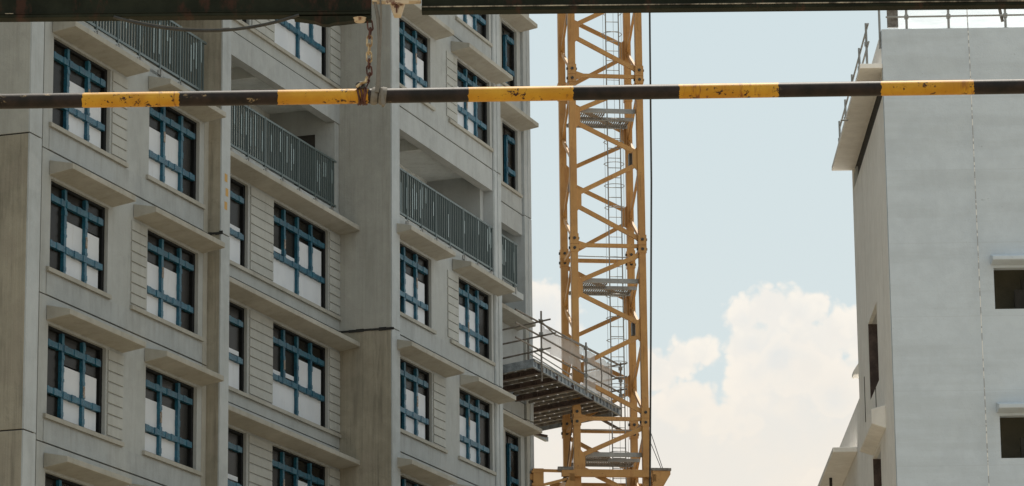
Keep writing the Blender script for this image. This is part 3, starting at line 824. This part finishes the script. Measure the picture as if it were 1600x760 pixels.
for i, zj in enumerate(ZJ):
    B = zj; L = PER
    # front
    nodes = [(S if j % 2 == 0 else 0, -.0, B+L*f) for j, f in enumerate([.955, .755, .515, .265, .035])]
    for a, b in zip(nodes, nodes[1:]):
        da = Vector(b)-Vector(a); g_ = .10
        a2 = Vector(a)+Vector((0, 0, -.12 if a is not nodes[0] else 0)); b2 = Vector(b)+Vector((0, 0, .12 if b is not nodes[-1] else 0))
        MB().bar(a2, b2, .08, .115).build('diagonal_brace', 'crane', tw, Z)
    for (x, y, zz) in nodes[1:-1]:
        sx = 1 if x == 0 else -1
        MB().prism_y([(x+sx*LW/2, zz-.32), (x+sx*(LW/2+.12), zz-.18), (x+sx*(LW/2+.12), zz+.18), (x+sx*LW/2, zz+.32)], -.05, .05).build('gusset', 'crane', tw, Z)
    MB().bar((0, 0, B), (S, 0, B), .09, .10).hexa([(LW/2, -.05, B-.12), (LW/2+.22, -.05, B-.05), (LW/2+.22, .05, B-.05), (LW/2, .05, B-.12)], [(LW/2, -.05, B+.12), (LW/2+.22, -.05, B+.05), (LW/2+.22, .05, B+.05), (LW/2, .05, B+.12)]).build('horizontal_brace', 'crane', tw, Z)
    # back (mirrored)
    nb = [(0 if j % 2 == 0 else S, S, B+L*f+.0) for j, f in enumerate([.965, .735, .50, .265, .02])]
    for a, b in zip(nb, nb[1:]):
        a2 = Vector(a)+Vector((0, 0, -.12 if a is not nb[0] else 0)); b2 = Vector(b)+Vector((0, 0, .12 if b is not nb[-1] else 0))
        MB().bar(a2, b2, .08, .105).build('diagonal_brace', 'crane', tw, Z)
    for (x, y, zz) in nb[1:-1]:
        sx = 1 if x == 0 else -1
        MB().prism_y([(x+sx*LW/2, zz-.32), (x+sx*(LW/2+.12), zz-.2), (x+sx*(LW/2+.12), zz+.2), (x+sx*LW/2, zz+.32)], S-.05, S+.05).build('gusset', 'crane', tw, Z)
    MB().bar((0, S, B), (S, S, B), .09, .10).build('horizontal_brace', 'crane', tw, Z)
    # sides
    for x in (0, S):
        ns = [(x, 0 if j % 2 == 0 else S, B+L*f) for j, f in enumerate([.955, .72, .49, .25, .03])]
        for a, b in zip(ns, ns[1:]): MB().bar(a, b, .06, .10).build('diagonal_brace', 'crane', tw, Z)
        MB().bar((x, 0, B-.05), (x, S, B-.05), .07, .08).build('horizontal_brace', 'crane', tw, Z)
    # grated rest platform with a hatch
    zp = B-.95
    p = MB().box(.05, S+.1, .10, .16, zp-.06, zp+.06).build('rest_platform', 'galv', tw, Z)
    MB().box(.1, S-.05, S-.14, S-.08, zp-.05, zp+.05).build('platform_beam', 'galv', p)
    MB().box(.05, S, S*.50, S*.50+.06, zp-.05, zp+.04).build('platform_beam', 'galv', p)
    gr = MB()
    xx = .12
    while xx < S-.12:
        hatch = xx > .98
        y0 = S*.50+.07 if hatch else .17
        gr.box(xx, xx+.028, y0, S-.15, zp-.02, zp+.01)
        xx += .062
    yy = .2
    while yy < S-.15:
        gr.box(.1, (.98 if yy < S*.5 else S-.12), yy, yy+.022, zp-.018, zp-.006); yy += .31
    o = gr.build('grating', 'pipe', p); o['kind'] = 'stuff'
    MB().tube([(.05, .1, B-.28), (S, .1, B-.30)], .014, 6).build('guard_wire', 'galv', p)
    # service clamps on the legs
    MB().box(-.02, .14, .55, .75, B+1.65, B+1.9).build('cable_clamp', 'black', tw, Z)
    MB().box(S-.12, S+.06, 1.1, 1.3, B+2.55, B+2.9).build('cable_clamp', 'black', tw, Z)
# ladder with hoops
lad = MB().tube([(1.16, 1.22, GROUND), (1.16, 1.22, TOP)], .017, 6).build('ladder', 'galv', tw, Z)
MB().tube([(1.52, 1.22, GROUND), (1.52, 1.22, TOP)], .017, 6).build('stile', 'galv', lad)
rg = None; zz = 8.0
while zz < TOP:
    if rg is None: rg = MB().tube([(1.16, 1.22, 0), (1.52, 1.22, 0)], .011, 6).build('rung', 'galv', lad, (0, 0, zz))
    else: share(rg, lad, (0, 0, zz))
    zz += .28
hp = None; zz = 8.1
while zz < TOP:
    f = (zz-ZJ[0]) % PER
    if 1.0 < f < 4.1:
        if hp is None:
            pts = [(1.52, 1.22, 0)]+[(1.29+.28*math.cos(a), .98-.27*math.sin(a), 0) for a in [math.radians(x) for x in range(-25, 206, 21)]]+[(1.16, 1.22, 0)]
            hp = MB().tube(pts, .010, 5).build('cage_hoop', 'galv', lad, (0, 0, zz))
        else: share(hp, lad, (0, 0, zz))
    zz += .62
for a in (200, 270, 330):
    MB().tube([(1.29+.28*math.cos(math.radians(a)), .98+.27*math.sin(math.radians(a)), GROUND+6), (1.29+.28*math.cos(math.radians(a)), .98+.27*math.sin(math.radians(a)), TOP)], .005, 4).build('cage_strap', 'galv', lad)
# tie collar at the bottom of the picture
cz = 16.02
cb = MB().box(-.45, S+.12, -.24, -.11, cz-.10, cz+.10).build('tie_collar', 'crane', tw, Z, bevel=.01)
MB().box(-.24, -.11, -.24, S+.24, cz-.22, cz-.02).build('collar_beam', 'crane', cb)
MB().box(S+.11, S+.24, -.24, S+.24, cz-.22, cz-.02).build('collar_beam', 'crane', cb)
MB().box(-.45, S+.4, S+.11, S+.24, cz-.10, cz+.10).build('collar_beam', 'crane', cb)
MB().prism_y([(S+.13, cz-.75), (S+.35, cz-.75), (S+.42, cz-.35), (S+.62, cz-.02), (S+.62, cz+.08), (S+.13, cz+.08)], -.24, .0).build('collar_bracket', 'crane', cb)
MB().box(S+.10, S+.64, -.27, .03, cz+.08, cz+.15).build('bracket_plate', 'pipe', cb)
MB().prism_y([(-.40, cz-.75), (-.11, cz-.75), (-.11, cz-.1), (-.25, cz-.1), (-.40, cz-.4)], -.24, .0).build('collar_bracket', 'crane', cb)
MB().tube([(-.55, -.18, cz+.10), (-.14, -.18, cz+.10)], .07, 10).build('tie_sheave', 'pipe', cb, smooth=True)
MB().box(-1.22, -.94, -.25, -.05, cz-.42, cz+.10).box(-1.26, -.94, -.26, -.04, cz-.36, cz-.30).box(-1.26, -.94, -.26, -.04, cz-.02, cz+.04).build('tie_bracket', 'crane', cb)
MB().bar((-.95, -.15, cz+.06), (-.3, -.15, cz+.05), .08, .07).bar((-.95, -.15, cz-.33), (-.3, -.15, cz-.16), .08, .07).build('tie_arm', 'crane', cb)
MB().tube([(-.35, -.15, cz-.16), (-.35, .0, cz-.16)], .07, 10).build('tie_pin', 'black', cb)
MB().bar((-3.2, -.15, cz-.1), (-1.2, -.15, cz-.12), .1, .16).build('tie_arm', 'crane', cb)
# stay ropes of the collar
for (a, b) in (((S+.10, -.15, cz+1.2), (S+.42, -.2, cz+.14)), ((S+.10, -.12, cz+.9), (S+.38, -.2, cz+.14)), ((-.10, -.12, cz+1.6), (-.30, -.2, cz+.14)), ((-.1, -.12, cz+.7), (-.18, -.2, cz+.14))):
    MB().tube([a, b], .010, 5).build('stay_rope', 'black', cb)
# power cable down the mast
pts = [(3.86, 94.9, 36+ZO), (3.845, 94.9, 28.8+ZO), (3.80, 94.85, 24+ZO), (3.70, 94.8, 19.5+ZO), (3.60, 94.7, 15.6+ZO), (3.5, 94.7, 8), (3.5, 94.7, 0)]
pts = [Vector(p) for p in pts]
pc = MB().tube(pts, .026, 8).build('power_cable', 'black', smooth=True)
tag(pc, 'thin black power cable hanging down the right side of the orange mast', 'cable')

# ================================================================== THE WHITE BUILDING
HR = 0.0155
FW = lambda w, s, z: (w, s, z)
wb = empty('apartment_building', (7.52, 70.0, 0), -HR)
tag(wb, 'pale rendered block on the right with blank end wall, thin canopies and two dark openings', 'building')
RZ = 20.85; SL = 8.2; DEEP = 9.0
# front wall with two openings, built as storey bands of render
def fw(name, m, holes, w0, w1, z0, z1): 
    mb = MB(); us = sorted({w0, w1, *[h[0] for h in holes], *[h[1] for h in holes]}); zs_ = sorted({z0, z1, *[h[2] for h in holes], *[h[3] for h in holes]})
    for a, b in zip(us, us[1:]):
        for c, d_ in zip(zs_, zs_[1:]):
            if not any(h[0] <= (a+b)/2 <= h[1] and h[2] <= (c+d_)/2 <= h[3] for h in holes): mb.box(a, b, 0, .22, c, d_)
    return mb.build(name, m, wb, Z)
fh = [(2.06, 3.6, 15.03, 15.87), (2.06, 3.6, 12.03, 12.88), (2.06, 3.6, 9.0, 9.85), (2.06, 3.6, 6.0, 6.85),
      (7.0, 8.6, 15.03, 15.87), (7.0, 8.6, 12.03, 12.88), (7.0, 8.6, 18.0, 18.85)]
fw('front_wall', 'render', fh, 0.0, 14, GROUND, RZ)
def whood(w0, w1, z):
    MB().hexa([(w0, -.002, z), (w0+.02, -.30, z+.05), (w1-.02, -.30, z+.05), (w1, -.002, z)], [(w0, -.002, z+.22), (w0+.02, -.30, z+.13), (w1-.02, -.30, z+.13), (w1, -.002, z+.22)]).build('window_hood', 'render', wb, Z, bevel=.015)
for h in fh:
    whood(h[0]-.06, h[1]+.08, h[3]+.05)
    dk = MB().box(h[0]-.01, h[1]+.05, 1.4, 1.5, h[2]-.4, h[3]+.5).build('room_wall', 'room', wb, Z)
    MB().box(h[0]-.3, h[0]-.2, .23, 1.4, h[2]-.4, h[3]+.5).build('room_wall', 'inner', wb, Z)
    MB().box(h[0]-.3, h[1]+.3, .23, 1.4, h[3]+.4, h[3]+.5).build('room_ceiling', 'inner', wb, Z)
    MB().box(h[0]-.3, h[1]+.3, .23, 1.4, h[2]-.5, h[2]-.4).build('room_floor', 'inner', wb, Z)
    MB().box(h[0]+.46, h[0]+.75, .5, .62, h[2]-.3, h[2]+.50).box(h[0]+.62, h[0]+1.45, .63, .75, h[2]-.3, h[2]+.74).build('stacked_panel', 'dark', wb, Z)
# side wall with openings (x = 0 plane, s = y)
def sw(x0, x1, s0, s1, z0, z1, holes, name='side_wall', m='render_side'):
    mb = MB(); us = sorted({s0, s1, *[h[0] for h in holes], *[h[1] for h in holes]}); zs_ = sorted({z0, z1, *[h[2] for h in holes], *[h[3] for h in holes]})
    for a, b in zip(us, us[1:]):
        for c, d_ in zip(zs_, zs_[1:]):
            if not any(h[0] <= (a+b)/2 <= h[1] and h[2] <= (c+d_)/2 <= h[3] for h in holes): mb.box(x0, x1, a, b, c, d_)
    return mb.build(name, m, wb, Z)
so = [(3.25, 5.5, 14.26, 15.91), (3.45, 5.4, 10.9, 12.97)]
sw(-.004, .08, .221, SL, GROUND, 19.52, so)
MB().box(-.004, .24, .221, .30, 19.52, RZ).build('side_wall', 'render_side', wb, Z)
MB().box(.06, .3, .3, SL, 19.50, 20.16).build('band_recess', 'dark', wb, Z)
MB().box(.02, .055, SL-.8, SL-.1, 19.53, 19.90).build('exposed_brick', 'pier', wb, Z)
MB().box(0.0, .24, .301, SL, 20.16, RZ).build('parapet', 'render_side', wb, Z)
MB().box(-.46, .0, 0.02, 8.35, 20.04, 20.14).build('canopy', 'render_side', wb, Z, bevel=.01)
MB().box(.0, .05, .31, 8.35, 20.04, 20.15).build('canopy_root', 'render_side', wb, Z)
MB().box(0, 14, SL+.0, SL+.2, GROUND, RZ).build('rear_wall', 'render_side', wb, Z)
MB().box(.25, 14, .23, SL, RZ-.7, RZ-.45).build('roof_slab', 'render_side', wb, Z)
# reveal backing of the side openings
for (a, b, c, d_) in so:
    MB().box(.9, 1.0, a-.3, b+.8, c-.4, d_+.3).build('room_wall', 'inner', wb, Z)
    MB().box(.25, .9, b+.02, b+.1, c-.4, d_+.3).build('room_wall', 'inner', wb, Z)
    MB().box(-.001, .24, b-.03, b-.001, c+.001, d_-.001).build('reveal_shade_lining', 'rust', wb, Z)  # thin dark lining, shade inside the opening put into its colour
    MB().box(.3, .36, a+.5, a+.62, c, d_).build('conduit', 'dark', wb, Z)
    for j in range(3): MB().tube([(.2, a+.6+j*.3, c), (.22, a+.7+j*.3, c+.9+.2*j)], .03, 6).build('conduit', 'dark', wb, Z)
for (s, z0, z1) in ((6.8, 14.04, 15.03), (4.05, 13.85, 14.25)):
    MB().box(-.012, -.003, s, s+.10, z0, z1).build('downpipe_slot', 'dark', wb, Z)
MB().hexa([(-.002, 2.0, 13.02), (-.30, 1.9, 13.10), (-.30, 5.2, 13.10), (-.002, 5.3, 13.02)], [(-.002, 2.0, 13.50), (-.30, 1.9, 13.40), (-.30, 5.2, 13.40), (-.002, 5.3, 13.50)]).build('side_hood', 'render_side', wb, Z, bevel=.015)
MB().prism_y([(-.11, 15.40), (-.11, 15.48), (.05, 15.72), (.05, 15.40)], SL+.2, SL+.7).build('rear_ledge', 'render_side', wb, Z)
# lower wing behind
MB().box(0.0, .24, SL+.2, 22, GROUND, 14.86).build('wing_wall', 'render_side', wb, Z)
MB().box(0.25, 14, 21.8, 22, GROUND, 14.86).build('wing_wall', 'render_side', wb, Z)
MB().box(0.25, 14, SL+.25, 21.8, 14.4, 14.6).build('roof_slab', 'render_side', wb, Z)
MB().box(-.55, -.002, 9.4, 20, 13.83, 13.94).build('canopy', 'render_side', wb, Z, bevel=.01)
MB().tube([(-.36, 12.9, 13.55), (-.36, 12.9, 13.83)], .035, 6).build('conduit', 'dark', wb, Z)
# lifeline rope down the end wall
lr = MB().tube([(7.52+1.72, 69.86, 21.6+ZO), (7.52+1.74, 69.85, 20+ZO), (7.52+1.75, 69.84, 16+ZO), (7.52+1.78, 69.84, 11+ZO), (7.52+1.8, 69.84, 2)], .010, 6)
lro = lr.build('lifeline_rope', 'wrope', smooth=True); tag(lro, 'thin white rope hanging down the blank wall of the pale block', 'rope')

# ---- scaffold rail on the white building's roof
rs = empty('roof_guard_rail', (7.52, 70.0, 0), -HR)
tag(rs, 'steel tube guard rail with white netting along the roof edge of the pale block', 'guard rail')
for w_ in (.52, 1.37, 2.52, 3.6, 4.9, 6.2):
    MB().tube([(w_, .1, RZ), (w_, .1, RZ+.95)], .026).build('post', 'galv', rs, Z, smooth=True)
    MB().box(w_-.05, w_+.05, .05, .15, RZ, RZ+.02).box(w_-.04, w_+.04, .06, .14, RZ+.24, RZ+.32).build('post_base', 'galv', rs, Z)
MB().tube([(.1, .07, 21.125), (7, .07, 21.14)], .02).build('guard_rail', 'galv', rs, Z, smooth=True)
MB().tube([(.0, .07, 21.65), (7, .07, 21.66)], .02).build('guard_rail', 'galv', rs, Z, smooth=True)
MB().bar((2.40, .16, 21.4), (2.47, .16, 21.02), .06, .03).build('loose_board', 'pipe', rs, Z)
MB().box(.14, .36, .2, .26, 20.95, 21.5).build('toe_panel', 'pipe', rs, Z)
mb = MB(); n = 30
for i in range(n+1):
    f = i/n
    for j in range(5):
        mb.v.append((.15+6.8*f, .2+.02*math.sin(i*1.3+j), 20.87+.20*j*.25*4/1.0+(.05*math.sin(f*math.pi*8)**2 if j == 0 else 0)))
for i in range(n):
    for j in range(4): a = i*5+j; mb.f.append((a, a+5, a+6, a+1))
mb.build('netting', 'wnet', rs, Z, smooth=True)
# side run: posts standing on the canopy, sloping away from us
for s in (.4, 2.2, 4.2, 6.2, 8.0):
    MB().tube([(-.28, s, 20.14), (-.28, s, 21.10)], .024).build('post', 'galv', rs, Z, smooth=True)
    MB().box(-.32, -.24, s-.04, s+.04, 20.62, 20.7).build('post_base', 'galv', rs, Z)
for zz in (20.62, 21.0):
    MB().tube([(-.26, .1, zz), (-.26, 8.2, zz)], .02).build('guard_rail', 'galv', rs, Z, smooth=True)
MB().tube([(-.02, .2, 20.5), (-.02, .2, 21.4)], .024).build('post', 'galv', rs, Z, smooth=True)
MB().tube([(-.6, 3.6, 19.93), (-.44, 3.6, 19.93)], .02).build('stub_tube', 'galv', rs, Z, smooth=True)

# ================================================================== FOREGROUND GANTRY
K = .002581
def X(px): return (px-800)*K
FY = 14.0
def ibeam_(name, x0, x1, zb, label):
    e = empty(name, ((x0+x1)/2, FY, 0)); cx = (x0+x1)/2
    MB().box(x0-cx, x1-cx, -.006, .006, zb+.014, zb+.30).build('web', 'ibeam', e, Z)
    MB().box(x0-cx, x1-cx, -.032, .032, zb, zb+.014).build('lower_flange', 'ibeam', e, Z, bevel=.003)
    MB().box(x0-cx, x1-cx, -.032, .032, zb+.30, zb+.314).build('upper_flange', 'ibeam', e, Z)
    tag(e, label, 'girder'); return e, cx
bL, cxl = ibeam_('steel_girder', -5.2, X(583), 4.246, 'dark steel girder across the top left of the picture, ending beside the chain')
bR, cxr = ibeam_('steel_girder', X(662), 5.2, 4.258, 'dark steel girder across the top right of the picture, above the crane')
# ragged rust scab under the end of the left girder
mb = MB(); pr = [(462, 0), (480, 3), (495, 6), (506, 11), (516, 12), (524, 9), (540, 7.5), (560, 4.5), (583, 3.5)]
for (a, da), (b, db) in zip(pr, pr[1:]):
    mb.hexa([(X(a)-cxl, -.03, 4.236-da*K-.001), (X(b)-cxl, -.03, 4.236-db*K-.001), (X(b)-cxl, .03, 4.236-db*K*.8-.001), (X(a)-cxl, .03, 4.236-da*K*.8-.001)],
            [(X(a)-cxl, -.034, 4.24), (X(b)-cxl, -.034, 4.24), (X(b)-cxl, .034, 4.24), (X(a)-cxl, .034, 4.24)])
mb.build('rust_scab', 'ibeam', bL, Z)
MB().tube([(X(565)-cxl, -.02, 4.232), (X(565)-cxl, -.02, 4.217)], [.030, .020], 14).build('bolt_cap', 'cream', bL, Z, smooth=True)
MB().box(X(8)-cxl, X(21)-cxl, -.010, -.0062, 4.254, 4.272).build('paint_chip', 'cream', bL, Z)
# hanger between the girders
MB().box(X(662)-cxr, 5.2-cxr, -.0345, -.028, 4.2725, 4.2765).build('flange_strip', 'worn_sunlit', bR, Z)  # pale strip: painted-in sun highlight along the chipped flange edge
MB().box(-5.2-cxl, X(583)-cxl, -.0345, -.028, 4.2605, 4.2625).build('flange_strip', 'ibeam', bL, Z)
hg = empty('hanger_bracket', (X(623), FY, 0))
tag(hg, 'rusty cream clamp bracket in the gap between the two dark girders', 'bracket')
MB().box(X(584)-X(623), X(661)-X(623), -.02, .02, 4.302, 4.36).build('hanger_plate', 'cream', hg, Z, bevel=.003)
MB().hexa([(-.012, -.03, 4.243), (.016, -.03, 4.243), (.016, .02, 4.243), (-.012, .02, 4.243)], [(-.030, -.035, 4.301), (.034, -.035, 4.301), (.034, .02, 4.301), (-.030, .02, 4.301)]).build('clamp_jaw', 'cream', hg, Z, bevel=.004)
MB().box(-.003, .003, -.038, -.034, 4.25, 4.36).build('clamp_bolt', 'chain_rust', hg, Z)
MB().box(-.045, .05, -.045, -.036, 4.285, 4.30).build('clamp_bar', 'cream', hg, Z)
# striped bar, two pipes end to end
def bz(px): return 3.904+.020*(px/1600)
e = empty('height_limit_bar', (0, FY, 0)); tag(e, 'black and yellow striped steel pipe hung level right across the picture', 'barrier')
for a, b in ((-900, 590), (592, 2500)):
    n = 12
    MB().tube([(X(a+(b-a)*i/n), .0, bz(a+(b-a)*i/n)) for i in range(n+1)], .0305 if a < 0 else .0300, 24).build('pipe', 'stripes', e, Z, smooth=True)
# chain
ch = empty('chain', (X(580), FY, 0)); tag(ch, 'short rusty and brass coloured chain holding up the striped bar', 'chain')
path = [(580, 36), (581.5, 49), (580, 62), (579.5, 75), (579, 88), (579.5, 100), (579, 111), (580, 122), (576, 133), (571, 143)]
cxx = X(580)
def link(i, p, q, m_):
    p = Vector((X(p[0])-cxx, 0, 4.236+(32-p[1])*K)); q = Vector((X(q[0])-cxx, 0, 4.236+(32-q[1])*K))
    c = (p+q)/2; t = (q-p).normalized(); side_ = Vector((1, 0, 0)) if i % 2 == 0 else Vector((.25, .97, 0)).normalized()
    L, R = (q-p).length/2+.0065, .0100
    pts = []
    for a in range(0, 360, 22):
        r = math.radians(a)
        pts.append(c + side_*R*math.cos(r) + t*(math.sin(r)*R + (L-R if math.sin(r) >= 0 else -(L-R))))
    MB().tube(pts, .0033, 8, closed=True).build('link', m_, ch, Z, smooth=True)
for i, (p, q) in enumerate(zip(path, path[1:])):
    link(i, p, q, 'chain_gold' if i in (2, 3, 4) else 'chain_rust')
# shackle and wire turns on the bar
zc = bz(569)
for k_, px in enumerate((563, 567, 571, 574)):
    pts = [(X(px)-cxx+.004*math.sin(a*2+k_), .0345*math.cos(a), zc+.0345*math.sin(a)) for a in [math.radians(d_) for d_ in range(0, 360, 20)]]
    MB().tube(pts, .0042, 6, closed=True).build('wire_turn', 'chain_rust', ch, Z, smooth=True)
pts = [(X(566)-cxx+.016*math.cos(a), -.02, zc+.040+.011*math.sin(a)) for a in [math.radians(d_) for d_ in range(0, 360, 24)]]
MB().tube(pts, .0052, 7, closed=True).build('shackle', 'black', ch, Z, smooth=True)
MB().tube([(X(560)-cxx, -.03, zc+.030), (X(567)-cxx, -.03, zc+.045), (X(574)-cxx, -.025, zc+.052), (X(576)-cxx, -.02, zc+.075)], .006, 7).build('shackle', 'chain_gold', ch, Z, smooth=True)
# grey tie rope wound round the joint of the bar
tr = empty('tie_rope', (X(595), FY, 0)); tag(tr, 'grey cloth tie wound round the striped bar beside the chain', 'rope')
cx5 = X(595); rp = [(586, -6, 4), (590, 12, 4), (594, 35, 5), (596, 70, 5), (595, 105, 5), (594, 138, 6), (592, 156, 6)]
MB().tube([(X(px)-cx5, -.035 if py > 100 else -.01-.02*py/100, 4.236+(32-py)*K) for px, py, r in rp], [r*K*.62 for _, _, r in rp], 8).build('rope', 'rope', tr, Z, smooth=True)
MB().tube([(X(597+1.4*math.sin(i))-cx5, -.028, 4.236+(32-py)*K) for i, py in enumerate((-6, 20, 50, 80, 110, 135, 156))], .004, 6).build('rope', 'rope', tr, Z, smooth=True)
zc = bz(595)
for px, wd in ((588, 11), (601, 12)):
    mb = MB(); n = 20
    rings = [(-1, .0315), (-.7, .0355), (0, .0370), (.7, .0350), (1, .0315)]
    for f, r in rings:
        for j in range(n):
            a = 2*math.pi*j/n; rr = r*(1+.03*math.sin(3*a+px))
            mb.v.append((X(px+f*wd*.5+1.5*math.sin(a))-cx5, rr*math.cos(a), zc+rr*math.sin(a)))
    for i in range(len(rings)-1):
        for j in range(n): mb.f.append((i*n+j, i*n+(j+1) % n, (i+1)*n+(j+1) % n, (i+1)*n+j))
    mb.build('wrap', 'rope', tr, Z, smooth=True)
MB().tube([(X(599)-cx5, -.036, zc+.02), (X(600)-cx5, -.040, zc-.01), (X(602)-cx5, -.034, zc-.044), (X(601)-cx5, -.02, zc-.048)], [.005, .007, .010, .006], 8).build('knot', 'rope', tr, Z, smooth=True)
# slack cable under the left girder
pts = []
for i in range(25):
    f = i/24; px = 180+(470-180)*f
    py = 28+24*(1-((f-.52)/.52)**2) if f < .52 else 28+24*(1-((f-.52)/.48)**2)
    pts.append((X(px)-X(325), -.036, 4.236+(31-py)*K))
e = empty('slack_cable', (X(325), FY, 0)); tag(e, 'black cable sagging below the left dark girder, in front of a balcony railing', 'cable')
MB().tube(pts, .0068, 8).build('cable', 'black', e, Z, smooth=True)
MB().tube([(p[0], p[1], p[2]+.0075) for p in pts[2:16]], .0022, 6).build('sheath_strip', 'rope', e, Z, smooth=True)
